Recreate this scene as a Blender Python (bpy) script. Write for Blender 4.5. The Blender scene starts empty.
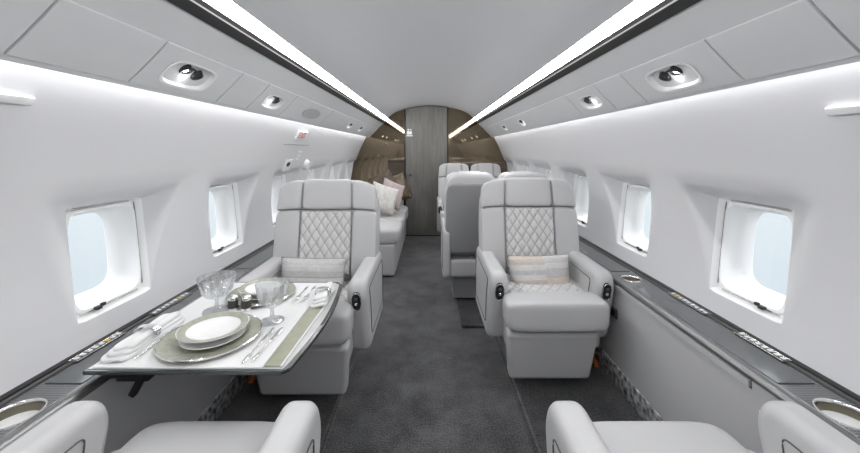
import bpy, bmesh, math, random
import numpy as np
from mathutils import Matrix, Vector
random.seed(4)
PI = math.pi
SC = bpy.context.scene
COL = SC.collection
H = 1.25            # eye height of the camera above the cabin floor
Y0, Y1 = -1.35, 5.22   # front and rear bulkheads

# ------------------------------------------------------------------ materials
def new_mat(name):
    m = bpy.data.materials.new(name); m.use_nodes = True
    nt = m.node_tree
    return m, nt, nt.nodes['Principled BSDF']

def pmat(name, col, rough=.5, metal=0., spec=.5, bump=0., bscale=200., var=0., vscale=4., coat=0., stretch=None):
    m, nt, b = new_mat(name)
    c = (col[0], col[1], col[2], 1)
    b.inputs['Base Color'].default_value = c
    b.inputs['Roughness'].default_value = rough
    b.inputs['Metallic'].default_value = metal
    b.inputs['Specular IOR Level'].default_value = spec
    b.inputs['Coat Weight'].default_value = coat
    if bump or var:
        tc = nt.nodes.new('ShaderNodeTexCoord'); src = tc.outputs['Object']
        if stretch:
            mp = nt.nodes.new('ShaderNodeMapping'); mp.inputs['Scale'].default_value = stretch
            nt.links.new(src, mp.inputs['Vector']); src = mp.outputs['Vector']
    if bump:
        n = nt.nodes.new('ShaderNodeTexNoise'); n.inputs['Scale'].default_value = bscale; n.inputs['Detail'].default_value = 3
        nt.links.new(src, n.inputs['Vector'])
        bp = nt.nodes.new('ShaderNodeBump'); bp.inputs['Strength'].default_value = bump; bp.inputs['Distance'].default_value = .002
        nt.links.new(n.outputs['Fac'], bp.inputs['Height']); nt.links.new(bp.outputs['Normal'], b.inputs['Normal'])
    if var:
        n = nt.nodes.new('ShaderNodeTexNoise'); n.inputs['Scale'].default_value = vscale; n.inputs['Detail'].default_value = 5
        nt.links.new(src, n.inputs['Vector'])
        r = nt.nodes.new('ShaderNodeValToRGB')
        r.color_ramp.elements[0].position = .3; r.color_ramp.elements[1].position = .7
        r.color_ramp.elements[0].color = tuple(max(0, k * (1 - var)) for k in col) + (1,)
        r.color_ramp.elements[1].color = tuple(min(1, k * (1 + var)) for k in col) + (1,)
        nt.links.new(n.outputs['Fac'], r.inputs['Fac']); nt.links.new(r.outputs['Color'], b.inputs['Base Color'])
    return m

def emat(name, col, strength):
    m, nt, b = new_mat(name)
    b.inputs['Base Color'].default_value = (.8, .8, .8, 1)
    b.inputs['Emission Color'].default_value = (col[0], col[1], col[2], 1)
    b.inputs['Emission Strength'].default_value = strength
    return m

def thin_glass(name, tint=(1, 1, 1), ior=1.45):
    m = bpy.data.materials.new(name); m.use_nodes = True
    nt = m.node_tree; nt.nodes.clear()
    out = nt.nodes.new('ShaderNodeOutputMaterial'); mx = nt.nodes.new('ShaderNodeMixShader')
    t = nt.nodes.new('ShaderNodeBsdfTransparent'); t.inputs['Color'].default_value = tint + (1,)
    g = nt.nodes.new('ShaderNodeBsdfGlossy'); g.inputs['Roughness'].default_value = .02
    lw = nt.nodes.new('ShaderNodeLayerWeight'); lw.inputs['Blend'].default_value = .5
    pw = nt.nodes.new('ShaderNodeMath'); pw.operation = 'POWER'; pw.inputs[1].default_value = 5
    f = nt.nodes.new('ShaderNodeMath'); f.operation = 'MULTIPLY_ADD'; f.inputs[1].default_value = .8; f.inputs[2].default_value = .04
    nt.links.new(lw.outputs['Facing'], pw.inputs[0]); nt.links.new(pw.outputs[0], f.inputs[0])
    nt.links.new(f.outputs[0], mx.inputs[0]); nt.links.new(t.outputs[0], mx.inputs[1]); nt.links.new(g.outputs[0], mx.inputs[2])
    nt.links.new(mx.outputs[0], out.inputs[0])
    return m

def cut_glass(name):
    m = thin_glass(name, (.96, .97, .98)); nt = m.node_tree
    out = next(n for n in nt.nodes if n.type == 'OUTPUT_MATERIAL'); prev = out.inputs[0].links[0].from_socket
    mx = nt.nodes.new('ShaderNodeMixShader'); mx.inputs[0].default_value = .32
    t = nt.nodes.new('ShaderNodeBsdfTranslucent'); g = nt.nodes.new('ShaderNodeBsdfGlossy'); g.inputs['Roughness'].default_value = .06
    ad = nt.nodes.new('ShaderNodeMixShader'); ad.inputs[0].default_value = .55
    nt.links.new(t.outputs[0], ad.inputs[1]); nt.links.new(g.outputs[0], ad.inputs[2])
    nt.links.new(prev, mx.inputs[1]); nt.links.new(ad.outputs[0], mx.inputs[2]); nt.links.new(mx.outputs[0], out.inputs[0])
    return m

def carpet_mat(name, c0, c1):
    m, nt, b = new_mat(name)
    tc = nt.nodes.new('ShaderNodeTexCoord')
    n1 = nt.nodes.new('ShaderNodeTexNoise'); n1.inputs['Scale'].default_value = 5; n1.inputs['Detail'].default_value = 6; n1.inputs['Roughness'].default_value = .7
    n2 = nt.nodes.new('ShaderNodeTexNoise'); n2.inputs['Scale'].default_value = 160; n2.inputs['Detail'].default_value = 2
    for n in (n1, n2): nt.links.new(tc.outputs['Object'], n.inputs['Vector'])
    mx = nt.nodes.new('ShaderNodeMix'); mx.data_type = 'FLOAT'; mx.inputs[0].default_value = .55
    nt.links.new(n1.outputs['Fac'], mx.inputs[2]); nt.links.new(n2.outputs['Fac'], mx.inputs[3])
    r = nt.nodes.new('ShaderNodeValToRGB'); r.color_ramp.elements[0].position = .38; r.color_ramp.elements[1].position = .64
    r.color_ramp.elements[0].color = c0 + (1,); r.color_ramp.elements[1].color = c1 + (1,)
    nt.links.new(mx.outputs[0], r.inputs['Fac']); nt.links.new(r.outputs['Color'], b.inputs['Base Color'])
    b.inputs['Roughness'].default_value = .95; b.inputs['Specular IOR Level'].default_value = .1
    b.inputs['Sheen Weight'].default_value = .3
    bp = nt.nodes.new('ShaderNodeBump'); bp.inputs['Strength'].default_value = .6; bp.inputs['Distance'].default_value = .006
    nt.links.new(n2.outputs['Fac'], bp.inputs['Height']); nt.links.new(bp.outputs['Normal'], b.inputs['Normal'])
    return m

def weave_mat(name, c0, c1, s=160):
    """woven carbon fibre: a 45 degree checker of two dark greys under clear gloss"""
    m, nt, b = new_mat(name)
    tc = nt.nodes.new('ShaderNodeTexCoord'); mp = nt.nodes.new('ShaderNodeMapping')
    mp.inputs['Rotation'].default_value = (0, 0, PI / 4)
    w = nt.nodes.new('ShaderNodeTexChecker'); w.inputs['Scale'].default_value = s
    w.inputs['Color1'].default_value = c0 + (1,); w.inputs['Color2'].default_value = c1 + (1,)
    nt.links.new(tc.outputs['Object'], mp.inputs['Vector']); nt.links.new(mp.outputs['Vector'], w.inputs['Vector'])
    nt.links.new(w.outputs['Color'], b.inputs['Base Color'])
    b.inputs['Roughness'].default_value = .3; b.inputs['Coat Weight'].default_value = .4; b.inputs['Coat Roughness'].default_value = .08
    return m

def stripe_mat(name, axis, stops, rough=.9):
    """woven cloth: bands of colour along one object axis; stops = [(position 0..1, colour)], axis spans -0.5..0.5"""
    m, nt, b = new_mat(name)
    tc = nt.nodes.new('ShaderNodeTexCoord'); sp = nt.nodes.new('ShaderNodeSeparateXYZ')
    nt.links.new(tc.outputs['Generated'], sp.inputs[0])
    r = nt.nodes.new('ShaderNodeValToRGB'); r.color_ramp.interpolation = 'CONSTANT'
    while len(r.color_ramp.elements) < len(stops): r.color_ramp.elements.new(.5)
    for e, (p, c) in zip(r.color_ramp.elements, stops): e.position = p; e.color = c + (1,)
    nt.links.new(sp.outputs[axis], r.inputs['Fac'])
    n = nt.nodes.new('ShaderNodeTexNoise'); n.inputs['Scale'].default_value = 60
    mp = nt.nodes.new('ShaderNodeMapping'); mp.inputs['Scale'].default_value = (1, 1, 6)
    nt.links.new(tc.outputs['Object'], mp.inputs['Vector']); nt.links.new(mp.outputs['Vector'], n.inputs['Vector'])
    mx = nt.nodes.new('ShaderNodeMix'); mx.data_type = 'RGBA'; mx.blend_type = 'OVERLAY'; mx.inputs[0].default_value = .35
    nt.links.new(r.outputs['Color'], mx.inputs[6]); nt.links.new(n.outputs['Fac'], mx.inputs[7])
    nt.links.new(mx.outputs[2], b.inputs['Base Color'])
    b.inputs['Roughness'].default_value = rough; b.inputs['Specular IOR Level'].default_value = .2
    return m

M = {}
M['wall'] = pmat('cabin wall', (.715, .715, .73), .45, spec=.35)
M['ceil'] = pmat('ceiling liner', (.50, .505, .52), .6, spec=.3)
M['bin'] = pmat('bin liner', (.66, .67, .68), .5, spec=.35)
M['frame'] = pmat('window frame white', (.90, .90, .90), .35)
M['white'] = pmat('white plastic', (.82, .82, .82), .35)
M['pane'] = thin_glass('window pane', (.98, .99, 1.))
M['leather'] = pmat('grey leather', (.50, .50, .505), .40, spec=.45, bump=.12, bscale=420, var=.03, vscale=3)
M['quilt'] = pmat('quilted leather', (.60, .595, .59), .5, spec=.4, bump=.1, bscale=420)
M['groove_shade'] = pmat('shaded stitch groove', (.40, .395, .39), .7)  # stitched quilt grooves, with the crease shade put into the colour
M['shell'] = pmat('seat back leather', (.27, .27, .28), .45, spec=.4, bump=.1, bscale=420)
M['seam'] = pmat('dark piping', (.10, .10, .105), .6)
M['softseam'] = pmat('grey piping', (.30, .30, .31), .6)
M['black'] = pmat('black trim', (.012, .012, .013), .4)
M['rail'] = pmat('rail grey', (.07, .07, .068), .35)
M['chrome'] = pmat('polished metal', (.80, .80, .80), .14, metal=1)
M['brass'] = pmat('champagne metal', (.24, .22, .17), .35, metal=1)
M['carbon'] = weave_mat('carbon weave', (.045, .048, .052), (.17, .175, .18), 150)
M['lid'] = pmat('grey ledge lid', (.085, .092, .096), .22, spec=.5, coat=.3)
M['edge'] = pmat('gunmetal edge', (.26, .26, .26), .32, metal=.85)
M['gloss'] = pmat('dark gloss edge', (.035, .038, .04), .15, coat=.5)
M['panel'] = pmat('lower side panel', (.52, .52, .53), .5, spec=.35)
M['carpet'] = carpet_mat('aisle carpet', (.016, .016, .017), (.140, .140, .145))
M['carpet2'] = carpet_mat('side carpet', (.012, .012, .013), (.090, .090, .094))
M['marble'] = pmat('grey marble', (.34, .34, .345), .25, var=.8, vscale=38)
M['wood'] = pmat('grey veneer', (.165, .160, .148), .3, spec=.5, var=.16, vscale=5, coat=.25, stretch=(5, 5, .8))
M['brown'] = pmat('brown veneer', (.10, .078, .055), .35, var=.25, vscale=6, stretch=(1, 1, 4))
M['mirror'] = pmat('bronze mirror', (.25, .20, .14), .04, metal=1)
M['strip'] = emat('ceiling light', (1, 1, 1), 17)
M['cove'] = emat('cove light', (1, .995, .985), 22)
M['lens'] = emat('reading lamp lens', (1, .98, .95), 12)
M['linen'] = pmat('white linen', (.70, .70, .70), .85, spec=.2, bump=.15, bscale=300)
M['china'] = pmat('white china', (.78, .78, .77), .12, spec=.5, coat=.3)
M['sage'] = pmat('sage glaze', (.33, .335, .27), .25, var=.14, vscale=60, coat=.4)
M['sagecard'] = pmat('sage card', (.30, .305, .22), .35, var=.12, vscale=30)
M['crystal'] = cut_glass('cut crystal')
M['clear'] = thin_glass('clear glass edge', (.95, .97, .96))
M['silver'] = pmat('silver', (.86, .86, .86), .1, metal=1)
M['pepper'] = pmat('peppercorns', (.05, .042, .038), .6, var=.7, vscale=400)
M['orange'] = pmat('orange webbing', (.75, .20, .03), .7)
M['red'] = pmat('red lettering', (.62, .07, .05), .5)
M['yellow'] = pmat('yellow mark', (.75, .60, .08), .5)
M['ink'] = pmat('grey lettering', (.25, .25, .26), .5)
M['cream'] = pmat('cream fabric', (.66, .64, .61), .85, var=.12, vscale=25, spec=.2)
M['blush'] = pmat('blush fabric', (.47, .40, .385), .85, var=.12, vscale=25, spec=.2)
M['bronze'] = pmat('bronze satin', (.13, .095, .06), .3, var=.4, vscale=14, spec=.6)
M['umber'] = pmat('dark brown satin', (.075, .052, .037), .5, var=.4, vscale=14)
g1, g2, g3, rust, sky, sand = (.47, .46, .455), (.36, .355, .36), (.55, .545, .54), (.33, .21, .19), (.40, .42, .45), (.47, .41, .36)
M['stripe'] = stripe_mat('striped cushion cloth', 2, [(0, g2), (.10, rust), (.13, g1), (.30, g3), (.42, g2), (.46, g1), (.62, g3), (.80, g1)])
w1, w2, w3, w4 = (.60, .535, .48), (.52, .47, .43), (.62, .60, .58), (.50, .50, .51)
M['patch'] = stripe_mat('patchwork cloth', 2, [(0, w1), (.24, w2), (.36, w3), (.50, w4), (.62, w3), (.76, w2), (.90, w1)])
M['patch2'] = stripe_mat('patchwork cloth, other half', 2, [(0, w2), (.16, w1), (.42, w2), (.48, w4), (.66, w3), (.80, w4), (.92, w3)])

# ------------------------------------------------------------------ mesh helpers
def finish(name, bm, mat, parent=None, angle=38, wn=False, face=None):
    me = bpy.data.meshes.new(name)
    if face is None: bmesh.ops.recalc_face_normals(bm, faces=bm.faces)
    else:               # open skins: turn every face towards the given direction
        bm.normal_update()
        for f in bm.faces:
            if f.normal.dot(Vector(face)) < 0: f.normal_flip()
    bm.to_mesh(me); bm.free()
    me.shade_smooth(); me.set_sharp_from_angle(angle=math.radians(angle))
    o = bpy.data.objects.new(name, me); COL.objects.link(o)
    mats = mat if isinstance(mat, (list, tuple)) else [mat]
    for k in mats: me.materials.append(k)
    if parent: o.parent = parent
    if wn:
        w = o.modifiers.new('wn', 'WEIGHTED_NORMAL'); w.keep_sharp = True
    return o

def thing(name, label, cat, loc=(0, 0, 0), rz=0, group=None):
    o = bpy.data.objects.new(name, None); COL.objects.link(o); o.empty_display_size = .1
    o.location = loc; o.rotation_euler = (0, 0, rz)
    return tag(o, label, cat, group)

def tag(o, label, cat, group=None):
    o['label'] = label; o['category'] = cat
    if group: o['group'] = group
    return o

def structure(o, label=None, cat=None):
    o['kind'] = 'structure'
    if label: o['label'] = label
    if cat: o['category'] = cat
    return o

def merge(bm, tmp, mx=None, mi=0):
    if mx is not None: bmesh.ops.transform(tmp, matrix=mx, verts=tmp.verts)
    for f in tmp.faces: f.material_index = mi
    me = bpy.data.meshes.new('t'); tmp.to_mesh(me); tmp.free()
    bm.from_mesh(me); bpy.data.meshes.remove(me)

def rbox(bm, c, s, r=.01, seg=3, rot=None, taper=None, mi=0):
    t = bmesh.new(); bmesh.ops.create_cube(t, size=1)
    for v in t.verts:
        k = 1.
        if taper and v.co.z < 0: k = taper
        v.co = Vector((v.co.x * s[0] * k, v.co.y * s[1], v.co.z * s[2]))
    if r > 0: bmesh.ops.bevel(t, geom=list(t.edges), offset=min(r, .49 * min(s)), segments=seg, profile=.5, affect='EDGES')
    m = Matrix.Translation(c)
    if rot is not None: m = m @ rot
    merge(bm, t, m, mi)

def sbox(bm, c, s, n=6, sub=9, rot=None, fn=None, mi=0):
    """soft box: a cube sphere under a power norm"""
    t = bmesh.new(); bmesh.ops.create_cube(t, size=2)
    bmesh.ops.subdivide_edges(t, edges=list(t.edges), cuts=sub, use_grid_fill=True)
    for v in t.verts:
        p = v.co
        q = Vector([math.copysign(math.sin(abs(k) * PI / 2) ** .8, k) for k in p]) if n > 4 else p.copy()
        l = (abs(q.x) ** n + abs(q.y) ** n + abs(q.z) ** n) ** (1 / n)
        q = q / l
        q = Vector((q.x * s[0] / 2, q.y * s[1] / 2, q.z * s[2] / 2))
        v.co = fn(q) if fn else q
    m = Matrix.Translation(c)
    if rot is not None: m = m @ rot
    merge(bm, t, m, mi)

def prism(bm, pts, a0, a1, axis='x', r=.0, seg=3, mi=0):
    t = bmesh.new()
    def P(p, a):
        return {'x': (a, p[0], p[1]), 'y': (p[0], a, p[1]), 'z': (p[0], p[1], a)}[axis]
    va = [t.verts.new(P(p, a0)) for p in pts]; vb = [t.verts.new(P(p, a1)) for p in pts]
    t.faces.new(va); t.faces.new(vb[::-1])
    for i in range(len(pts)): t.faces.new((va[i], vb[i], vb[(i + 1) % len(pts)], va[(i + 1) % len(pts)]))
    bmesh.ops.recalc_face_normals(t, faces=t.faces)
    if r > 0: bmesh.ops.bevel(t, geom=list(t.edges), offset=r, segments=seg, profile=.5, affect='EDGES', clamp_overlap=True)
    merge(bm, t, None, mi)

def tube(bm, path, r, n=8, closed=False, mi=0):
    t = bmesh.new(); pts = [Vector(p) for p in path]; N = len(pts); rings = []
    for i, p in enumerate(pts):
        a = pts[(i - 1) % N] if (closed or i) else pts[i]; b = pts[(i + 1) % N] if (closed or i < N - 1) else pts[i]
        d = (b - a).normalized(); u = d.cross(Vector((0, 0, 1)))
        if u.length < 1e-3: u = d.cross(Vector((1, 0, 0)))
        u.normalize(); w = d.cross(u)
        rings.append([t.verts.new(p + (u * math.cos(2 * PI * k / n) + w * math.sin(2 * PI * k / n)) * r) for k in range(n)])
    for i in range(N if closed else N - 1):
        A, B = rings[i], rings[(i + 1) % N]
        for k in range(n): t.faces.new((A[k], A[(k + 1) % n], B[(k + 1) % n], B[k]))
    if not closed: t.faces.new(rings[0]); t.faces.new(rings[-1])
    merge(bm, t, None, mi)

def lathe(bm, prof, c=(0, 0, 0), n=40, flute=None, mi=0):
    t = bmesh.new(); rings = []
    for (r, z) in prof:
        if r < 1e-5: rings.append([t.verts.new((c[0], c[1], c[2] + z))]); continue
        rings.append([])
        for k in range(n):
            rr = r * (flute(k, n, z) if flute else 1)
            rings[-1].append(t.verts.new((c[0] + rr * math.cos(2 * PI * k / n), c[1] + rr * math.sin(2 * PI * k / n), c[2] + z)))
    for A, B in zip(rings, rings[1:]):
        if len(A) == 1 and len(B) == 1: continue
        for k in range(n):
            if len(A) == 1: t.faces.new((A[0], B[k], B[(k + 1) % n]))
            elif len(B) == 1: t.faces.new((A[k], A[(k + 1) % n], B[0]))
            else: t.faces.new((A[k], A[(k + 1) % n], B[(k + 1) % n], B[k]))
    merge(bm, t, None, mi)

def sheet(bm, prof, ys, mi=0):
    """a profile of (x,z) swept along Y through the stations ys"""
    rows = [[bm.verts.new((x, y, z)) for (x, z) in prof] for y in ys]
    for A, B in zip(rows, rows[1:]):
        for k in range(len(prof) - 1):
            f = bm.faces.new((A[k], A[k + 1], B[k + 1], B[k])); f.material_index = mi

def sq(n):
    o = []
    for i in range(n): o.append((1, -1 + 2 * i / n))
    for i in range(n): o.append((1 - 2 * i / n, 1))
    for i in range(n): o.append((-1, 1 - 2 * i / n))
    for i in range(n): o.append((-1 + 2 * i / n, -1))
    return o
def ring(ca, cb, ha, hb, n=None, N=10):
    o = []
    for (x, y) in sq(N):
        l = 1 if n is None else (abs(x) ** n + abs(y) ** n) ** (1 / n)
        o.append((ca + ha * x / l, cb + hb * y / l))
    return o
def loft(bm, P, loops, cap=False, mi=0):
    """loops: list of (list of (a,b), depth) mapped through P(a,b,depth)"""
    prev = None
    for pts, d in loops:
        cur = [bm.verts.new(P(a, b, d)) for (a, b) in pts]
        if prev:
            for k in range(len(cur)):
                f = bm.faces.new((prev[k], prev[(k + 1) % len(cur)], cur[(k + 1) % len(cur)], cur[k])); f.material_index = mi
        prev = cur
    if cap:
        f = bm.faces.new(prev); f.material_index = mi

def text_mesh(name, s, size, mat, parent, mx, depth=.001):
    c = bpy.data.curves.new(name, 'FONT'); c.body = s; c.size = size; c.extrude = depth; c.align_x = 'CENTER'; c.align_y = 'CENTER'
    tmp = bpy.data.objects.new('tmp', c); COL.objects.link(tmp)
    dg = bpy.context.evaluated_depsgraph_get()
    me = bpy.data.meshes.new_from_object(tmp.evaluated_get(dg))
    bpy.data.objects.remove(tmp)
    me.transform(mx); me.name = name
    o = bpy.data.objects.new(name, me); COL.objects.link(o); me.materials.clear(); me.materials.append(mat); o.parent = parent
    return o

RX = lambda a: Matrix.Rotation(a, 4, 'X')
RY = lambda a: Matrix.Rotation(a, 4, 'Y')
RZ = lambda a: Matrix.Rotation(a, 4, 'Z')

# ------------------------------------------------------------------ cabin section (z relative to floor)
_wp = [(-.75, 1.15), (-.6, 1.172), (-.43, 1.162), (-.2, 1.112), (0, 1.033), (.1, .982), (.18, .945), (.27, .898)]
_pf = np.polyfit([a for a, b in _wp], [b for a, b in _wp], 4)
def WX(z): return float(np.polyval(_pf, z - H))
LEDGE = .575            # top of the side ledges
CX = [(0, .65), (.2, .638), (.404, .595), (.537, .545), (.632, .468)]
_cf = np.polyfit([a * a for a, b in CX], [b for a, b in CX], 3)
def CZ(x): return H + float(np.polyval(_cf, x * x))
BIN = [(.692, H + .388), (.73, H + .357), (.77, H + .322), (.83, H + .268), (.882, H + .212), (.897, H + .192)]
SIDE = {-1: 'left', 1: 'right'}

# floor
bm = bmesh.new(); rbox(bm, (0, (Y0 + Y1) / 2, -.02), (2.3, Y1 - Y0, .04), 0)
structure(finish('floor', bm, M['carpet']), 'dark grey mottled carpet down the aisle', 'floor')

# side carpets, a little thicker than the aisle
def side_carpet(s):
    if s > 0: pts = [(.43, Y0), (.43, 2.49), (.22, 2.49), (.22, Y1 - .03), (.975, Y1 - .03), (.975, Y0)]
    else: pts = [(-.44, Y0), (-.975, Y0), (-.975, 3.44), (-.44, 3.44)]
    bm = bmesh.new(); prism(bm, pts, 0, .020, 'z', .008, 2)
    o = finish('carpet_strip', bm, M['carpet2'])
    bm = bmesh.new()
    ya, yb = (Y0 + .01, 2.48) if s > 0 else (Y0 + .01, 3.43)
    tube(bm, [(s * (.447 if s > 0 else .457), ya + (yb - ya) * k / 60, .018 + .001 * (k % 2)) for k in range(61)], .006, 6)
    finish('bound_edge', bm, M['carpet'], o)
    tag(o, 'dark grey carpet under the %s-hand seats with a seam along the aisle' % SIDE[s], 'carpet', 'side carpets')
for s in (-1, 1): side_carpet(s)

# walls with window openings, ceiling, lower panels, baseboards
WY = [-.142, .598, 1.338, 2.078, 2.818, 3.558, 4.298, 5.038]
WZ0, WZ1 = H - .585, H - .195
WZC, WZH = (WZ0 + WZ1) / 2, (WZ1 - WZ0) / 2
WHALF = .157
def WPX(z): return WX(H - .585) + .003 + .105 * (z - (H - .585))     # the plane the window units sit in, leaning outward at the top
pitch = .74
def wall(s):
    P = lambda y, z, d: (s * (WX(z) + d), y, z)
    bm = bmesh.new()
    lo, hi = H - .61, H - .08
    ys = [Y0] + [WY[0] - pitch / 2 + pitch * k for k in range(len(WY))] + [Y1 + .02]
    zs_lo = [LEDGE - .03, LEDGE + .02, lo]
    zs_hi = [hi + (H + .31 - hi) * k / 14 for k in range(15)]
    for zs in (zs_lo, zs_hi):
        sheet(bm, [(s * WX(z), z) for z in zs], ys)
    zs = [lo + (hi - lo) * k / 10 for k in range(11)]
    sheet(bm, [(s * WX(z), z) for z in zs], ys[:2])
    for k, yc in enumerate(WY):
        y0, y1 = ys[k + 1], ys[k + 2]
        if yc - WHALF < y0 or yc + WHALF > y1: continue
        cy, hy = (y0 + y1) / 2, (y1 - y0) / 2
        A = ring(cy, (lo + hi) / 2, hy, (hi - lo) / 2)
        C = ring(yc, WZC, WHALF, WZH, 26)
        # widest line of the scoop: generous at the top, nothing at the sill
        def wide(y, z):
            k = min(1, max(0, (z - WZ0) / (2 * WZH)))
            return (yc + (y - yc) * (1 + (1.25 if y < yc else .45) * k), z + .06 * k ** 4)
        B = [wide(y, z) for y, z in C]
        rows = [[bm.verts.new(P(y, z, 0)) for y, z in A]]
        for t_ in (0, .2, .4, .6, .8, .93, 1):
            e_ = t_ * t_
            E = [(b[0] + (c[0] - b[0]) * t_, b[1] + (c[1] - b[1]) * t_) for b, c in zip(B, C)]
            rows.append([bm.verts.new((s * ((1 - e_) * WX(z) + e_ * WPX(z)), y, z)) for y, z in E])
        for U, V in zip(rows, rows[1:]):
            for j in range(len(U)): bm.faces.new((U[j], U[(j + 1) % len(U)], V[(j + 1) % len(U)], V[j]))
    bmesh.ops.remove_doubles(bm, verts=bm.verts, dist=.0005)
    o = finish('wall_' + SIDE[s], bm, M['wall'], angle=60, face=(-s, 0, -.25))
    structure(o, 'curved white cabin wall with windows, %s side' % SIDE[s], 'wall')
WY_OK = [y for y in WY if y + WHALF < Y1 - .01]
for s in (-1, 1): wall(s)

wn = 0
def window(s, yc, idx):
    P = lambda y, z, d: (s * (WPX(z) + d), y, z)
    R = lambda ha, hb, n: ring(yc, WZC, ha, hb, n)
    bm = bmesh.new()
    loft(bm, P, [(R(WHALF, WZH, 26), 0), (R(WHALF - .004, WZH - .004, 22), .006), (R(WHALF - .008, WZH - .008, 20), .030),
                 (R(.146, .180, 14), .033), (R(.142, .176, 9), .022), (R(.136, .170, 7), .022), (R(.132, .165, 6), .040),
                 (R(.127, .160, 5.5), .074), (R(.117, .152, 5), .082), (R(.112, .147, 4.6), .130)])
    bmesh.ops.reverse_faces(bm, faces=bm.faces)
    o = finish('window_%d' % idx, bm, M['frame'], angle=50)
    structure(o, 'white framed rounded cabin window, %s wall' % SIDE[s], 'window')
    bm = bmesh.new(); loft(bm, P, [(R(.115, .150, 4.6), .126)], cap=True)
    finish('pane', bm, M['pane'], o)
    # shade track down the far jamb, along the top, and a bright sill bead
    bm = bmesh.new()
    y = yc + WHALF - .010
    tube(bm, [P(y, WZ0 + .03 + (WZH * 2 - .05) * k / 8, .027) for k in range(9)], .0028, 6)
    finish('shade_track', bm, M['softseam'], o)
    bm = bmesh.new()
    tube(bm, [P(yc - .12 + .24 * k / 6, WZ1 - .014, .026) for k in range(7)], .004, 6)
    tube(bm, [P(yc - .12 + .24 * k / 6, WZ0 + .014, .026) for k in range(7)], .003, 6)
    finish('shade_rail', bm, M['chrome'], o)
    bm = bmesh.new()
    x = WPX(WZ0 + .02)
    rbox(bm, (s * (x + .014), yc - .065, WZ0 + .020), (.018, .020, .012), .003)
    rbox(bm, (s * (x + .012), yc - .048, WZ0 + .026), (.012, .016, .012), .003)
    finish('shade_latch', bm, M['black'], o)
    return o
for s in (-1, 1):
    for yc in WY_OK:
        wn += 1; window(s, yc, wn)

bm = bmesh.new()
prof = [(x, CZ(x)) for x in [-.632 + 1.264 * k / 32 for k in range(33)]]
sheet(bm, prof, [Y0, Y1 + .02])
# the upper shell behind the light strips and bins
for s in (-1, 1):
    sheet(bm, [(s * .632, CZ(.632)), (s * .64, H + .53), (s * .72, H + .46), (s * .93, H + .285)], [Y0, Y1 + .02])
structure(finish('ceiling', bm, M['ceil'], angle=30), 'smooth grey arched ceiling between two light strips', 'ceiling')

tn = 0
for s in (-1, 1):
    tn += 1
    bm = bmesh.new()
    # bin soffit: from the rail to the lip, then back up behind the cove
    sheet(bm, [(s * x, z) for x, z in BIN] + [(s * .903, H + .188), (s * .905, H + .21), (s * .885, H + .25)], [Y0, Y1])
    structure(finish('trim_%d' % tn, bm, M['bin'], angle=30), 'grey bin soffit above the %s windows' % SIDE[s], 'soffit')
for s in (-1, 1):
    tn += 1
    bm = bmesh.new(); rbox(bm, (s * 1.0, (Y0 + Y1) / 2, .335), (.03, Y1 - Y0, .45), 0)
    structure(finish('trim_%d' % tn, bm, M['panel']), 'pale grey lower side panel below the %s ledge' % SIDE[s], 'side panel')
    bm = bmesh.new(); rbox(bm, (s * .995, (Y0 + Y1) / 2, .055), (.032, Y1 - Y0, .116), .003, 2)
    structure(finish('baseboard_' + SIDE[s], bm, M['marble']), 'mottled grey marble kick strip along the %s floor edge' % SIDE[s], 'baseboard')

# rear bulkhead, mirrors, door, front bulkhead
def section(x):
    """top of the cabin section at |x|"""
    x = abs(x)
    if x <= .632: return CZ(x)
    if x <= .897: return float(np.interp(x, [.632, .692, .77, .83, .897], [CZ(.632), H + .39, H + .322, H + .268, H + .192]))
    zs = [H + .25 - k * .01 for k in range(90)]
    for z in zs:
        if WX(z) >= x: return z
    return H - .5
bm = bmesh.new()
prism(bm, [(-1.22, 0), (1.22, 0), (1.22, H), (.95, H + .3), (.6, H + .6), (0, H + .72), (-.6, H + .6), (-.95, H + .3), (-1.22, H)], Y1 + .012, Y1 + .05, 'y')
structure(finish('wall_back', bm, M['brown']), 'brown veneer bulkhead at the far end of the cabin', 'wall')
bm = bmesh.new()
prism(bm, [(-1.22, 0), (1.22, 0), (1.22, H), (.95, H + .3), (.6, H + .6), (0, H + .72), (-.6, H + .6), (-.95, H + .3), (-1.22, H)], Y0 - .05, Y0, 'y')
structure(finish('wall_front', bm, M['panel']), 'pale bulkhead at the front of the cabin', 'wall')

def mirror(s, xin, pts_low):
    xs = [xin + (1.185 - xin) * k / 40 for k in range(41)]
    top = [(s * x, section(x) + .004) for x in xs if section(x) > H - .4]
    pts = top + [(s * a, b) for a, b in pts_low]
    bm = bmesh.new(); prism(bm, pts, Y1, Y1 + .012, 'y')
    o = finish('mirror_panel', bm, M['mirror'])
    tag(o, 'bronze tinted mirror on the far bulkhead %s the grey door' % ('left of' if s < 0 else 'right of'), 'mirror', 'bulkhead mirrors')
mirror(-1, .375, [(1.17, .70), (.62, .70), (.62, 1.10), (.375, 1.10)])
mirror(1, .268, [(1.17, .82), (.268, .82)])
bm = bmesh.new(); rbox(bm, (-.50, Y1 - .02, 1.10), (.24, .05, .02), .004)
tag(finish('bulkhead_shelf', bm, M['brown']), 'narrow brown shelf edge on the far bulkhead left of the door', 'shelf')
bm = bmesh.new(); rbox(bm, (.69, Y1 - .03, 1.035), (.80, .06, .07), .006)
tag(finish('bulkhead_ledge', bm, M['brown']), 'brown veneer ledge below the right mirror behind the far seats', 'ledge')

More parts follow.
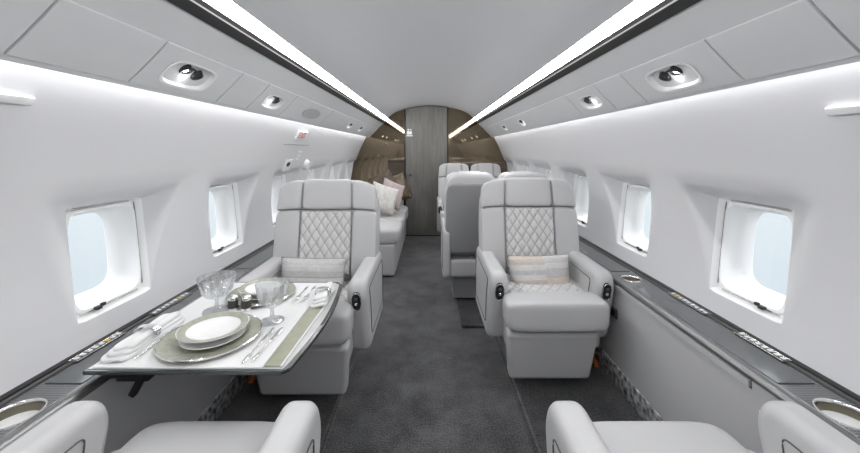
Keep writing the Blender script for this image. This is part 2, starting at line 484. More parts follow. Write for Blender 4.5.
# door
DX0, DX1 = -.352, .247
bm = bmesh.new()
xs = [DX0 + (DX1 - DX0) * k / 20 for k in range(21)]
prism(bm, [(DX1, .012), (DX0, .012)] + [(x, CZ(x) - .012) for x in xs], Y1 - .05, Y1 - .002, 'y')
door = structure(finish('door_1', bm, M['wood']), 'grey wood veneer door at the end of the aisle', 'door')
bm = bmesh.new()
for x in (DX0 - .013, DX1 + .011):
    rbox(bm, (x, Y1 - .03, CZ(x) / 2), (.020, .058, CZ(x) - .01), .002)
for a, b in zip(xs, xs[1:]):
    tube(bm, [(a, Y1 - .045, CZ(a) - .006), (b, Y1 - .045, CZ(b) - .006)], .006, 6)
rbox(bm, ((DX0 + DX1) / 2, Y1 - .03, .008), (.63, .07, .014), .002)
finish('door_frame', bm, M['black'], door)
bm = bmesh.new(); lathe(bm, [(0, .016), (.014, .014), (.016, .004), (.022, .002), (.022, 0), (0, 0)], n=20)
bmesh.ops.transform(bm, matrix=Matrix.Translation((-.285, Y1 - .05, .885)) @ RX(PI / 2), verts=bm.verts)
finish('door_handle', bm, M['rail'], door)
bm = bmesh.new()     # washroom pictogram
yy = Y1 - .0525
rbox(bm, (-.315, yy, 1.545), (.022, .004, .022), .008, 2); rbox(bm, (-.280, yy, 1.545), (.018, .004, .018), .007, 2)
rbox(bm, (-.315, yy, 1.500), (.036, .004, .05), .006, 2); rbox(bm, (-.280, yy, 1.500), (.030, .004, .044), .006, 2)
rbox(bm, (-.297, yy, 1.458), (.09, .004, .016), .003, 2)
finish('door_sign', bm, M['white'], door)

# ------------------------------------------------------------------ light strips
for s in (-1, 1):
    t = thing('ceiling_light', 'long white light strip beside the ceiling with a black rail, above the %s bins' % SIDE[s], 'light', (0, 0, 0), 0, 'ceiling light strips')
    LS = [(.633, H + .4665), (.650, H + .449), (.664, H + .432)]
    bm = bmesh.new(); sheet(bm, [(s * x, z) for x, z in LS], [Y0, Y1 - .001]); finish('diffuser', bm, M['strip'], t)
    for nm, mt, (xa, za), (xb, zb), lift in (('rail', 'rail', (.664, .432), (.672, .419), .003), ('trim_line', 'white', (.672, .419), (.675, .4145), .005), ('black_rail', 'black', (.675, .4145), (.692, .387), .004)):
        nx, nz = -.84 * lift, -.54 * lift
        bm = bmesh.new(); prism(bm, [(s * (xa + nx), H + za + nz), (s * (xb + nx), H + zb + nz), (s * (xb + .02), H + zb + .012), (s * (xa + .02), H + za + .012)], Y0, Y1 - .001, 'y'); finish(nm, bm, M[mt], t)
    bm = bmesh.new()
    wd = .009 if s < 0 else .017
    sheet(bm, [(s * (WX(H + .232) - wd - .002), H + .228), (s * (WX(H + .232) - .002), H + .234)], [Y0, Y1 - .001])
    o = finish('cove_light', bm, M['cove'])
    tag(o, 'thin cove light hidden behind the bin edge, washing the %s wall' % SIDE[s], 'light', 'cove lights')

# ------------------------------------------------------------------ overhead bins and service panels
_bx = np.array([.772, .83, .882, .894]); _bz = np.array([.321, .268, .212, .1965]) + H
_bs = np.concatenate([[0], np.cumsum(np.hypot(np.diff(_bx), np.diff(_bz)))]); BS = float(_bs[-1])
def BP(s):
    def f(y, u, d):
        """u along the slope 0..BS, d = depth above the face (away from the cabin)"""
        x = float(np.interp(u, _bs, _bx)); z = float(np.interp(u, _bs, _bz))
        nx, nz = .70, .71
        return (s * (x + nx * d), y, z + nz * d)
    return f
def bulge(u): return -.006 - .006 * math.sin(PI * u / BS)
def slab(bm, s, y0, y1, u0=.004, u1=None, hole=None):
    u1 = u1 or BS - .006
    P0 = BP(s); P = lambda y, u, d: P0(y, u, d + bulge(u))
    g = .003
    cy, hy, cu, hu = (y0 + y1) / 2, (y1 - y0) / 2 - g, (u0 + u1) / 2, (u1 - u0) / 2
    edge = [(ring(cy, cu, hy, hu), .013), (ring(cy, cu, hy, hu), .0012), (ring(cy, cu, hy - .0012, hu - .0012), 0)]
    if hole:
        hc, ha, hb, n = hole
        edge.append((ring(hc[0], hc[1], ha, hb, n), 0)); loft(bm, P, edge)
    else:
        loft(bm, P, edge)
        us = [u0 + .0012 + (u1 - u0 - .0024) * k / 10 for k in range(11)]
        rows = [[bm.verts.new(P(y, u, 0)) for u in us] for y in (cy - hy + .0012, cy + hy - .0012)]
        for k in range(10): bm.faces.new((rows[0][k], rows[0][k + 1], rows[1][k + 1], rows[1][k]))
        bmesh.ops.remove_doubles(bm, verts=bm.verts, dist=.0002)
    return P

def service(s, y0, y1, yc, size, label, kind):
    t = thing('service_panel', label, 'service panel', (0, 0, 0), 0, 'overhead service panels')
    uc = .092
    ha, hb, n = size
    bm = bmesh.new(); P = slab(bm, s, y0, y1, hole=((yc, uc), ha, hb, n)); finish('panel_face', bm, M['bin'], t, angle=25)
    bm = bmesh.new()
    loft(bm, P, [(ring(yc, uc, ha, hb, n), .001), (ring(yc, uc, ha + .003, hb + .003, n), -.002), (ring(yc, uc, ha - .005, hb - .005, n), -.002),
                 (ring(yc, uc, ha - .016, hb - .012, n), .012), (ring(yc, uc, ha * .62, hb * .6, 2.2), .034), (ring(yc, uc, ha * .2, hb * .2, 2), .038)], cap=True)
    bmesh.ops.reverse_faces(bm, faces=bm.faces)
    finish('recess', bm, M['white'], t, angle=60)
    k = ha / .115
    if kind == 'double' or kind == 'single':
        for j, (dy, du) in enumerate([(.035, -.012), (-.03, -.020)][: 2 if kind == 'double' else 1]):
            bm = bmesh.new()
            c = Vector(P(yc + dy * k, uc + du, .022)); nrm = Vector((-s * .70, 0, -.71))
            R = nrm.to_track_quat('Z', 'Y').to_matrix().to_4x4()
            lathe(bm, [(.0, .014), (.010, .014), (.014, .022), (.019, .022), (.021, .012), (.023, 0), (0, 0)], n=24)
            bmesh.ops.transform(bm, matrix=Matrix.Translation(c) @ R @ RX(.35), verts=bm.verts)
            a = finish('air_nozzle' if j == 0 else 'lamp_housing', bm, M['black'], t)
            bm = bmesh.new(); lathe(bm, [(0, .0165), (.009, .0165), (.009, .012)], n=20)
            bmesh.ops.transform(bm, matrix=Matrix.Translation(c) @ R @ RX(.35), verts=bm.verts)
            finish('lamp_lens' if j else 'nozzle_tip', bm, M['lens'] if j else M['chrome'], a)
        bm = bmesh.new()
        tube(bm, [P(yc + .04 * k, uc - .02, .012), P(yc, uc - .026, .010), P(yc - .03 * k, uc - .03, .012)], .004, 8)
        finish('bracket', bm, M['black'], t)
        ld = bpy.data.lights.new('reading_light', 'POINT'); ld.energy = .035 * k; ld.shadow_soft_size = .012
        lo = bpy.data.objects.new('reading_light', ld); COL.objects.link(lo); lo.parent = t; lo.location = P(yc - .01, uc + .012, .006)

BINS = {
 -1: [(Y0, .73, 'b'), (.73, 1.03, 'b'), (1.03, 1.45, 1.215), (1.45, 1.69, 'b'), (1.69, 2.05, 1.86), (2.05, 2.80, 'o'), (2.80, 3.45, 'b'), (3.45, 3.85, 3.65), (3.85, 4.5, 4.2), (4.5, Y1 - .01, 'b')],
 1: [(Y0, .735, 'b'), (.735, 1.01, 'b'), (1.01, 1.46, 1.235), (1.46, 1.70, 'b'), (1.70, 2.05, 1.86), (2.05, 2.95, 'b'), (2.95, 3.5, 3.25), (3.5, 3.8, 'b'), (3.8, 4.3, 4.0), (4.3, Y1 - .01, 'b')]}
desc = ['long overhead bin door at the picture edge', 'short overhead bin door just before the big lamp recess', 'narrow bin door between the two lamp recesses',
        'long bin door beyond the second lamp recess', 'plain bin door further down the row', 'last bin door beside the far bulkhead']
for s in (-1, 1):
    nb = 0; ns = 0
    for (a, b, k) in BINS[s]:
        if k == 'b':
            bm = bmesh.new(); slab(bm, s, a, b)
            o = finish('overhead_bin', bm, M['bin'], angle=25)
            d = desc[nb] if not (nb == 3 and s < 0) else 'bin door beyond the oval speaker'
            if nb == 4 and s < 0: d = desc[5]
            tag(o, 'grey %s, %s row' % (d, SIDE[s]), 'overhead bin', 'overhead bins'); nb += 1
        elif k == 'o':
            bm = bmesh.new(); P = slab(bm, s, a, b)
            o = finish('overhead_bin', bm, M['bin'], angle=25)
            tag(o, 'grey bin door with an oval speaker cover, left row', 'overhead bin', 'overhead bins')
            bm = bmesh.new(); loft(bm, P, [(ring(2.46, .09, .16, .045, 2.2), .001), (ring(2.46, .09, .157, .042, 2.2), -.004)], cap=True)
            sp = finish('speaker_cover', bm, pmat('speaker cloth', (.46, .465, .475), .8), o); sp['label'] = 'darker oval speaker cover'
        else:
            ns += 1
            size = (.115, .052, 3.4) if ns == 1 else ((.105, .045, 2.6) if ns == 2 else (.08, .040, 2.4))
            lab = ['big rounded lamp recess in the %s bin row, nearest the camera', 'second lamp recess along the %s bin row', 'third small lamp recess in the %s bin row', 'farthest small lamp recess in the %s bin row'][ns - 1] % SIDE[s]
            service(s, a, b, k, size, 'white ' + lab, 'double' if ns == 1 else 'single')

# ------------------------------------------------------------------ wall fittings
def on_wall(s, y, z, d=0.):
    return Vector((s * (WX(z) - d), y, z))
def wall_mx(s, y, z, d=0.):
    n = Vector((-s, 0, -(WX(z + .02) - WX(z - .02)) / .04 * -1 * -1)).normalized()
    n = Vector((-s, 0, (WX(z + .02) - WX(z - .02)) / .04)).normalized()
    up = Vector((0, 0, 1)); xax = up.cross(n).normalized(); up = n.cross(xax)
    m = Matrix((xax, up, n)).transposed().to_4x4()
    return Matrix.Translation(on_wall(s, y, z, d)) @ m
for s, z, y in ((-1, H + .122, .79), (1, H + .098, .80)):
    bm = bmesh.new(); rbox(bm, (0, 0, .006), (.15, .022, .012), .003)
    bmesh.ops.transform(bm, matrix=wall_mx(s, y, z), verts=bm.verts)
    tag(finish('grab_bar', bm, M['white']), 'short white bar on the %s wall at the picture edge, above the first window' % SIDE[s], 'grab bar', 'white wall bars')
mx = wall_mx(-1, 2.69, H + .112)
bm = bmesh.new(); rbox(bm, (0, 0, .006), (.20, .075, .012), .004); bmesh.ops.transform(bm, matrix=mx, verts=bm.verts)
sg = tag(finish('exit_sign', bm, M['white']), 'small white exit sign with red lettering high on the left wall', 'sign')
text_mesh('lettering', 'EXIT', .066, M['red'], sg, mx @ Matrix.Translation((0, 0, .0125)))
bm = bmesh.new()
tube(bm, [on_wall(-1, 2.46 + .51 * k / 8, H + .04, .001) for k in range(9)], .0035, 6)
tag(finish('hatch_seam', bm, M['softseam']), 'thin grey seam outlining the emergency hatch on the left wall', 'seam')
for k, (yq, zq, w) in enumerate([(2.83, H - .015, .10), (2.83, H - .045, .085), (2.83, H - .072, .07)]):
    bm = bmesh.new(); rbox(bm, (0, 0, .001), (w, .014, .003), 0); bmesh.ops.transform(bm, matrix=wall_mx(-1, yq, zq), verts=bm.verts)
    tag(finish('placard', bm, pmat('placard', (.88, .88, .88), .4)), 'pale placard line below the exit sign on the left wall, %s' % ['uppermost', 'middle one', 'lowest'][k], 'placard', 'exit placards')
mx = wall_mx(-1, 2.68, H - .115)
bm = bmesh.new(); rbox(bm, (0, 0, .004), (.13, .09, .008), .003); bmesh.ops.transform(bm, matrix=mx, verts=bm.verts)
o = tag(finish('release_handle', bm, M['white']), 'hatch release plate with a black thumb hole on the left wall', 'handle')
bm = bmesh.new(); sbox(bm, (0, .01, .008), (.06, .035, .006), 2.5, 5); bmesh.ops.transform(bm, matrix=mx, verts=bm.verts); finish('thumb_hole', bm, M['black'], o)
mx = wall_mx(-1, 3.08, H - .125)
bm = bmesh.new(); lathe(bm, [(0, .03), (.028, .03), (.04, .02), (.045, 0), (0, 0)], n=28); bmesh.ops.transform(bm, matrix=mx, verts=bm.verts)
tag(finish('round_release', bm, M['white']), 'round white knob on the emergency hatch beyond the left seat', 'knob')

# ------------------------------------------------------------------ side ledges
LX0, LX1 = .970, 1.166
def ledge(s):
    t = thing('side_ledge', 'dark glossy ledge with controls running below the %s windows' % SIDE[s], 'ledge', (0, 0, 0), 0, 'side ledges')
    P = lambda y, x, d: (s * x, y, LEDGE - d)
    holes = [(.905, 1.060, .055)] + ([(1.86, 1.055, .046)] if s > 0 else [])
    x0, x1 = LX0 + .030, 1.145
    ys = [Y0]
    bm = bmesh.new()
    cur = Y0
    for (hy, hx, r) in holes:
        a, b = hy - .09, hy + .09
        sheet(bm, [(s * x0, LEDGE), (s * x1, LEDGE)], [cur, a])
        loft(bm, P, [(ring(hy, (x0 + x1) / 2, .09, (x1 - x0) / 2), 0), (ring(hy, hx, r, r, 2), 0)])
        cur = b
    sheet(bm, [(s * x0, LEDGE), (s * x1, LEDGE)], [cur, Y1 - .01])
    bmesh.ops.remove_doubles(bm, verts=bm.verts, dist=.0002)
    sheet(bm, [(s * x0, LEDGE - .03), (s * LX1, LEDGE - .03)], [Y0, .81]); sheet(bm, [(s * x0, LEDGE - .03), (s * LX1, LEDGE - .03)], [1.0, 1.7])
    finish('ledge_top', bm, M['carbon'], t, face=(0, 0, 1))
    # rounded bright inner edge and its shadow gap
    bm = bmesh.new()
    prism(bm, [(s * x, z) for x, z in [(x0 + .001, LEDGE + .002), (LX0 + .020, LEDGE + .001), (LX0 + .010, LEDGE - .002), (LX0 + .003, LEDGE - .008), (LX0, LEDGE - .015), (LX0 + .001, LEDGE - .020), (x0 + .001, LEDGE - .022)]], Y0, Y1 - .01, 'y')
    finish('edge_trim', bm, M['edge'], t, angle=60)
    bm = bmesh.new(); rbox(bm, (s * (x0 + .012), (Y0 + Y1) / 2, LEDGE - .026), (.03, Y1 - Y0 - .02, .010), 0); finish('shadow_gap', bm, M['black'], t)
    # black track against the wall, and a grey channel beside it
    bm = bmesh.new(); rbox(bm, (s * 1.156, (Y0 + Y1) / 2, LEDGE - .002), (.026, Y1 - Y0 - .02, .022), .003, 2); finish('track', bm, M['black'], t)
    bm = bmesh.new(); rbox(bm, (s * 1.134, (Y0 + Y1) / 2, LEDGE + .001), (.016, Y1 - Y0 - .02, .010), .003, 2); finish('channel', bm, M['rail'], t)
    # smooth lids let into the ledge
    for (a, b) in ([(1.02, 1.76), (1.965, 3.2), (3.21, Y1 - .03)] if s > 0 else [(1.02, 2.0), (2.01, 3.2), (3.21, Y1 - .03)]):
        bm = bmesh.new(); rbox(bm, (s * 1.056, (a + b) / 2, LEDGE + .001), (.110, b - a - .006, .006), .002, 2); finish('lid', bm, M['lid'], t, wn=True)
    # cup holders
    for (hy, hx, r) in holes:
        bm = bmesh.new()
        lathe(bm, [(r + .004, .000), (r + .003, .003), (r, .0035), (r - .002, .001), (r - .003, -.004)], (s * hx, hy, LEDGE), 40)
        c = finish('cup_holder', bm, M['chrome'], t)
        bm = bmesh.new(); lathe(bm, [(r - .002, -.002), (r - .005, -.026)], (s * hx, hy, LEDGE), 40); finish('cup_wall', bm, M['brass'], c)
        bm = bmesh.new(); lathe(bm, [(r - .004, -.025), (r * .6, -.026), (0, -.026)], (s * hx, hy, LEDGE), 40); finish('cup_base', bm, M['white'], c)
    if holes[0]:
        bm = bmesh.new(); tube(bm, [(s * 1.0, .83, LEDGE + .003), (s * 1.0, .975, LEDGE + .001)], .0025, 8); finish('chrome_inlay', bm, M['chrome'], t)
    # control strips: a dark plate with a row of small pale keys and one yellow mark
    for (a, b, n, yel) in [(1.12, 1.30, 8, 5 if s < 0 else 9), (1.44, 1.66, 9, 6 if s < 0 else 7), (.62, .80, 8, 9)]:
        bm = bmesh.new(); rbox(bm, (s * 1.128, (a + b) / 2, LEDGE + .004), (.030, b - a, .010), .004, 2); c = finish('control_strip', bm, M['rail'], t)
        rim = bmesh.new()
        tube(rim, [(s * (1.128 + .0145 * x), (a + b) / 2 + (b - a) / 2 * y, LEDGE + .0085) for (x, y) in ((-1, -1), (1, -1), (1, 1), (-1, 1))], .0012, 6, True)
        finish('strip_bezel', rim, M['chrome'], c)
        for k in range(n):
            y = a + .014 + (b - a - .028) * k / (n - 1)
            bm = bmesh.new()
            w = .016 if k % 2 else .012
            rbox(bm, (s * (1.128 + .002 * (k % 2)), y, LEDGE + .0095), (w, (b - a) / n * .55, .004), .001, 1)
            finish('key', bm, M['yellow'] if k == yel else M['white'], c)
for s in (-1, 1): ledge(s)

# stowage doors and small fittings on the lower side panels
bm = bmesh.new(); rbox(bm, (.981, 1.50, .533), (.012, .82, .022), .002, 2)
o = tag(finish('stowage_drawer', bm, M['panel'], wn=True), 'long shallow grey drawer front just below the right ledge edge', 'drawer')
bm = bmesh.new(); rbox(bm, (.9845, 1.50, .533), (.002, .828, .030), 0); finish('gap', bm, M['seam'], o)
bm = bmesh.new(); rbox(bm, (.981, 1.90, .385), (.010, .075, .05), .003)
o = tag(finish('power_outlet', bm, M['rail']), 'small dark outlet on the right side panel beside the armrest', 'outlet')
bm = bmesh.new(); rbox(bm, (.975, 1.90, .385), (.004, .05, .03), .002); finish('outlet_cover', bm, M['black'], o)
for s, y in ((1, 2.06), (-1, 1.92)):
    bm = bmesh.new()
    tube(bm, [(s * .962, y + .07, .034), (s * .955, y + .02, .028), (s * .945, y - .05, .026)], .012, 8)
    tag(finish('strap_tab', bm, M['orange']), 'orange webbing tab on the carpet beside the %s seat base' % SIDE[s], 'strap', 'orange straps')

# ------------------------------------------------------------------ seats
def quilt(bm, w, h, dw=.054, dh=.080, puff=.013, step=.0032, mx=None):
    """diamond quilted pad in the XZ plane facing -Y"""
    nx, nz = int(w / step), int(h / step)
    t = bmesh.new(); rows = []; groove_shade = {}
    for j in range(nz + 1):
        row = []
        for i in range(nx + 1):
            x = -w / 2 + w * i / nx; z = -h / 2 + h * j / nz
            a = math.pi * (x / dw + z / dh); b = math.pi * (x / dw - z / dh)
            q = (abs(math.sin(a)) * abs(math.sin(b))) ** .27
            e = min(1, min(w / 2 - abs(x), h / 2 - abs(z)) / .012)
            row.append(t.verts.new((x, -puff * q * e - .012 * math.sqrt(max(0, e)), z)))
        rows.append(row)
    for A, B in zip(rows, rows[1:]):
        for k in range(nx):
            f = t.faces.new((A[k], A[k + 1], B[k + 1], B[k]))
            c = f.calc_center_median()
            a = math.pi * (c.x / dw + c.z / dh); b = math.pi * (c.x / dw - c.z / dh)
            groove_shade[f] = min(abs(math.sin(a)), abs(math.sin(b))) < .14      # stitched grooves, darkened in colour to stand for their shade
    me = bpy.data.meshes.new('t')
    for f in t.faces: f.material_index = 1 if groove_shade[f] else 0
    if mx is not None: bmesh.ops.transform(t, matrix=mx, verts=t.verts)
    t.to_mesh(me); t.free(); bm.from_mesh(me); bpy.data.meshes.remove(me)

def arm(root, x, side, control=True, ext=0., aw=1.):
    poly = [(.19 + ext, .21, .05), (.19 + ext, .604, .05), (-.380, .604, .050), (-.396, .53, .022), (-.310, .215, .05)]
    prof = []
    n_ = len(poly)
    for k in range(n_):
        p0, p1, p2 = (Vector(poly[(k + d) % n_][:2]) for d in (-1, 0, 1)); r_ = poly[k][2]
        a, b = p1 + (p0 - p1).normalized() * r_, p1 + (p2 - p1).normalized() * r_
        for h in range(7):
            u = h / 6; prof.append(a * (1 - u) ** 2 + p1 * 2 * u * (1 - u) + b * u * u)
    m_ = len(prof); nrm = []
    for k in range(m_):
        e = prof[(k + 1) % m_] - prof[k - 1]; nrm.append(Vector((e.y, -e.x)).normalized() * -1)
    cen = sum(prof, Vector((0, 0))) / m_
    if (cen - prof[0]).dot(nrm[0]) < 0: nrm = [-q for q in nrm]
    bm = bmesh.new(); W, R_a = .054 * aw, .036 * aw; rings = []
    st = [(-W + R_a - R_a * math.cos(PI / 2 * k / 7), R_a * (1 - math.sin(PI / 2 * k / 7))) for k in range(8)]
    st = st + [(-a, d) for a, d in st[::-1]]
    for (a, d) in st:
        rings.append([bm.verts.new((x + a * (1 - .9 * max(0, p.y - .45)), p.x + q.x * d, p.y + q.y * d)) for p, q in zip(prof, nrm)])
    for A, B in zip(rings, rings[1:]):
        for k in range(m_): bm.faces.new((A[k], A[(k + 1) % m_], B[(k + 1) % m_], B[k]))
    bm.faces.new(rings[0]); bm.faces.new(rings[-1])
    o = finish('armrest', bm, M['leather'], root, angle=70, wn=True)
    for q in (-1, 1):       # seam of the side panel let into each face
        fx = lambda z: x + q * .0542 * aw * (1 - .9 * max(0, z - .45))
        poly = [Vector((y, z)) for y, z in ((.15 + ext, .548), (-.312, .548), (-.262, .29), (.15 + ext, .285))]
        path = []
        for k in range(4):
            p0, p1, p2 = poly[k - 1], poly[k], poly[(k + 1) % 4]
            a, b = p1 + (p0 - p1).normalized() * .02, p1 + (p2 - p1).normalized() * .02
            for h in range(5):
                u = h / 4; c = a * (1 - u) ** 2 + p1 * 2 * u * (1 - u) + b * u * u
                path.append((fx(c.y), c.x, c.y))
            nx_ = p2 + (p1 - p2).normalized() * .02
            for h in range(1, 8):
                c = b + (nx_ - b) * h / 8; path.append((fx(c.y), c.x, c.y))
        bm = bmesh.new(); tube(bm, path, .0020, 6, True)
        finish('seam', bm, M['seam'], o)
    if control:
        mx = Matrix.Translation((x, -.386, .508)) @ RX(PI / 2 + .24)
        bm = bmesh.new(); loft(bm, lambda a, b, d: (a, b, d), [(ring(0, 0, .023, .046, 2.6), -.01), (ring(0, 0, .023, .046, 2.6), .007), (ring(0, 0, .017, .040, 2.6), .009)], cap=True)
        bmesh.ops.transform(bm, matrix=mx, verts=bm.verts)
        c = finish('control_plate', bm, M['black'], o)
        bm = bmesh.new(); tube(bm, [mx @ Vector((a, b, .008)) for a, b in ring(0, 0, .0225, .0455, 2.6, 6)], .0016, 6, True); finish('control_bezel', bm, M['chrome'], c)
        for (a, b) in ((0, .016), (0, -.010)):
            bm = bmesh.new(); rbox(bm, (a, b, .011), (.015, .016, .007), .003); bmesh.ops.transform(bm, matrix=mx, verts=bm.verts); finish('control_button', bm, M['rail'] if b > 0 else M['chrome'], c)
    return o

def seat(label, loc, rz=0, w=.62, arms=(-1, 1), recline=9, low=0.,  group='club seats', plain_back=True, name='cabin_seat', arm_ext=0., ht=0., legrest=True, control=True, inward=0., aw=1.):
    """local frame: the seat faces -Y; y = 0 is the foot of the backrest"""
    t = thing(name, label, 'seat', loc, rz, group)
    cw = w - .11 if len(arms) == 2 else w - .02
    off = 0 if len(arms) != 1 else 0
    # base and under-seat frame
    bm = bmesh.new(); rbox(bm, (0, -.10, .115), (cw - .12, .38, .19), .012)
    finish('base', bm, M['shell'], t, wn=True)
    bm = bmesh.new(); rbox(bm, (0, -.12, .285), (cw - .02, .56, .15), .03)
    finish('seat_frame', bm, M['leather'], t, wn=True)
    # seat: quilted pad behind, plain roll in front
    bm = bmesh.new(); sbox(bm, (0, -.18, .395), (cw, .46, .13), 8, 9)
    sc = finish('seat_cushion', bm, M['leather'], t, angle=80)
    bm = bmesh.new(); quilt(bm, cw - .10, .40 - low * 4, mx=Matrix.Translation((0, -.205 + low * 2, .445 - low * .4)) @ RX(-PI / 2))
    finish('quilted_pad', bm, [M['quilt'], M['groove_shade']], sc, angle=80)
    bm = bmesh.new(); sbox(bm, (inward * .4, -.438 + low * 2.7, .430 - low), (cw - .004 - low * 1.6, .165 + low * 4, .150), 6.5, 11)
    finish('front_roll', bm, M['leather'], t, angle=80)
    if legrest:
        bm = bmesh.new(); rbox(bm, (inward, -.415, .210), (cw - .055, .075, .265), .022, 4, RX(.20), taper=.90)
        finish('leg_rest', bm, M['leather'], t, wn=True)
    # backrest, tilted back
    piv = Matrix.Translation((0, 0, .44)) @ RX(-math.radians(recline))
    hb = .625 + ht
    c = w / 4          # half width of the middle panel
    def tp(q):         # narrower and rounder towards the top
        k = max(0, (q.z + .05) / .35)
        return Vector((q.x * (1 - .05 * k * k), q.y, q.z - .050 * min(1, abs(q.x) / (w / 2)) ** 6 * min(1, max(0, (q.z - .05) / .25))))
    bm = bmesh.new(); sbox(bm, (0, .085, hb / 2 - .01), (w, .13, hb + .02), 7, 11, fn=tp)
    bmesh.ops.transform(bm, matrix=piv, verts=bm.verts)
    br = finish('backrest', bm, M['leather'], t, angle=80)
    zs = hb - .185      # height of the cross seam
    def pad(nm, x0, x1, z0, z1, th, yc, mat, n=7):
        bm = bmesh.new()
        def f(q):
            p = tp(Vector((q.x * 1.015 + (x0 + x1) / 2, q.y, q.z + (z0 + z1) / 2 - hb / 2)))
            return Vector((p.x, q.y + yc, p.z + hb / 2))
        sbox(bm, (0, 0, 0), (x1 - x0, th, z1 - z0), n, 10, fn=f)
        bmesh.ops.transform(bm, matrix=piv, verts=bm.verts)
        return finish(nm, bm, mat, br, angle=80)
    for q in (-1, 1):
        a, b = sorted((q * (c + .004), q * (w / 2 - .003)))
        pad('side_bolster', a, b, .03, zs + .001, .11, .036, M['leather'], 9)
        pad('head_bolster', a, b, zs + .001, hb - .004, .11, .036, M['leather'], 9)
    pad('headrest', -c + .001, c - .001, zs + .001, hb + .001, .10, .036, M['leather'], 9)
    pad('back_pad', -c + .001, c - .001, .02, zs - .001, .06, .045, M['leather'], 10)
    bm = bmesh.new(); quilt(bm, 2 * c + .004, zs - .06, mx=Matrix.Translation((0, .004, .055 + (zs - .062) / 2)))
    bmesh.ops.transform(bm, matrix=piv, verts=bm.verts); finish('quilted_panel', bm, [M['quilt'], M['groove_shade']], br, angle=80)
    bm = bmesh.new()
    tube(bm, [piv @ Vector((x, -.0165, zs)) for x in (-w / 2 + .02, -c, 0, c, w / 2 - .02)], .002, 6)
    finish('cross_piping', bm, M['seam'], br)
    for q in (-1, 1):
        bm = bmesh.new(); tube(bm, [piv @ Vector((q * c * (1 - .03 * max(0, k - 4)/6), -.012, .06 + (hb - .085) * k / 10)) for k in range(11)], .002, 6)
        finish('side_piping', bm, M['softseam'], br)
    if plain_back:
        bm = bmesh.new(); sbox(bm, (0, .145, hb / 2 - .045), (w - .02, .05, hb - .06), 9, 8)
        bmesh.ops.transform(bm, matrix=piv, verts=bm.verts); bp = finish('back_panel', bm, M['shell'], br, angle=70)
        bp['label'] = 'darker plain back panel'
    for q in arms: arm(t, q * (w / 2 - .0345 + (1 - aw) * .05), q, control, arm_ext, aw)
    return t

seat('pale grey leather seat with quilted back facing forward at the laid table', (-.63, 2.10, .012), inward=.028)
seat('pale grey leather seat with patchwork cushion facing forward, across the aisle from the table', (.635, 2.22, .012), inward=-.028)
seat('grey leather seat at the bottom left, only its armrests and seat front showing', (-.605, .545, .012), PI, recline=32, low=.04)
seat('grey leather seat at the bottom right, only its armrests and seat front showing', (.622, .545, .012), PI, recline=32, low=.04)
gd = 'paired seats across the aisle from the sofa'
seat('grey seat on the aisle showing its plain back, behind the right quilted seat', (.330, 3.0, .012), PI, w=.424, arms=(1,), group=gd, aw=.6, recline=5, legrest=False)
seat('grey window seat showing its plain back, half hidden by the right quilted seat', (.757, 3.0, .012), PI, w=.424, arms=(), group=gd, recline=5, legrest=False)
seat('far grey seat on the aisle facing forward near the rear bulkhead', (.322, 4.72, .012), 0, w=.424, arms=(-1,), group=gd, aw=.6, recline=7, legrest=False)
seat('far grey window seat facing forward below the right mirror', (.749, 4.72, .012), 0, w=.424, arms=(), group=gd, recline=7, legrest=False)

# ------------------------------------------------------------------ cushions
def cushion(name, label, loc, size, mat, rot, cat='cushion', group=None, piping=None):
    w, th, h = size
    bm = bmesh.new(); n = 18; grids = []
    for sgn in (-1, 1):
        g = []
        for j in range(n + 1):
            row = []
            for i in range(n + 1):
                u, v = -1 + 2 * i / n, -1 + 2 * j / n
                prof = max(0., (1 - u ** 4) * (1 - v ** 4)) ** .55
                kx = 1 - .07 * (1 - u * u) * 0 - .05 * (1 - v * v) * abs(u)
                kz = 1 - .07 * (1 - u * u) * abs(v)
                wr = .006 * math.sin(9 * u + 4 * v) * (1 - abs(u)) * (1 - abs(v))
                row.append(bm.verts.new((u * kx * w / 2, sgn * (th / 2 * prof + wr * .6) , v * kz * h / 2)))
            g.append(row)
        for A, B in zip(g, g[1:]):
            for k in range(n): bm.faces.new((A[k], A[k + 1], B[k + 1], B[k]))
        grids.append(g)
    bmesh.ops.remove_doubles(bm, verts=bm.verts, dist=.0004)
    if isinstance(mat, list):
        for f in bm.faces: f.material_index = 1 if f.calc_center_median().x > .012 else 0
    o = finish(name, bm, mat, angle=80)
    o.location = loc; o.rotation_euler = rot
    tag(o, label, cat, group)
    if piping:
        m = 24; path = []
        for (u0, v0, u1, v1) in ((-1, -1, 1, -1), (1, -1, 1, 1), (1, 1, -1, 1), (-1, 1, -1, -1)):
            for k in range(m):
                u, v = u0 + (u1 - u0) * k / m, v0 + (v1 - v0) * k / m
                path.append((u * (1 - .05 * (1 - v * v) * abs(u)) * w / 2, 0, v * (1 - .07 * (1 - u * u) * abs(v)) * h / 2))
        bm = bmesh.new(); tube(bm, path, .003, 6, True); finish('piping', bm, piping, o)
    return o
cushion('throw_cushion', 'striped grey lumbar cushion with a dark edge on the seat at the table', (-.665, 2.01, .547), (.37, .12, .18), M['stripe'], (-.22, .02, 0), piping=M['softseam'])
cushion('throw_cushion', 'beige and grey patchwork lumbar cushion on the right seat', (.65, 2.105, .517), (.37, .12, .215), [M['patch'], M['patch2']], (-.22, -.03, 0), piping=M['softseam'])

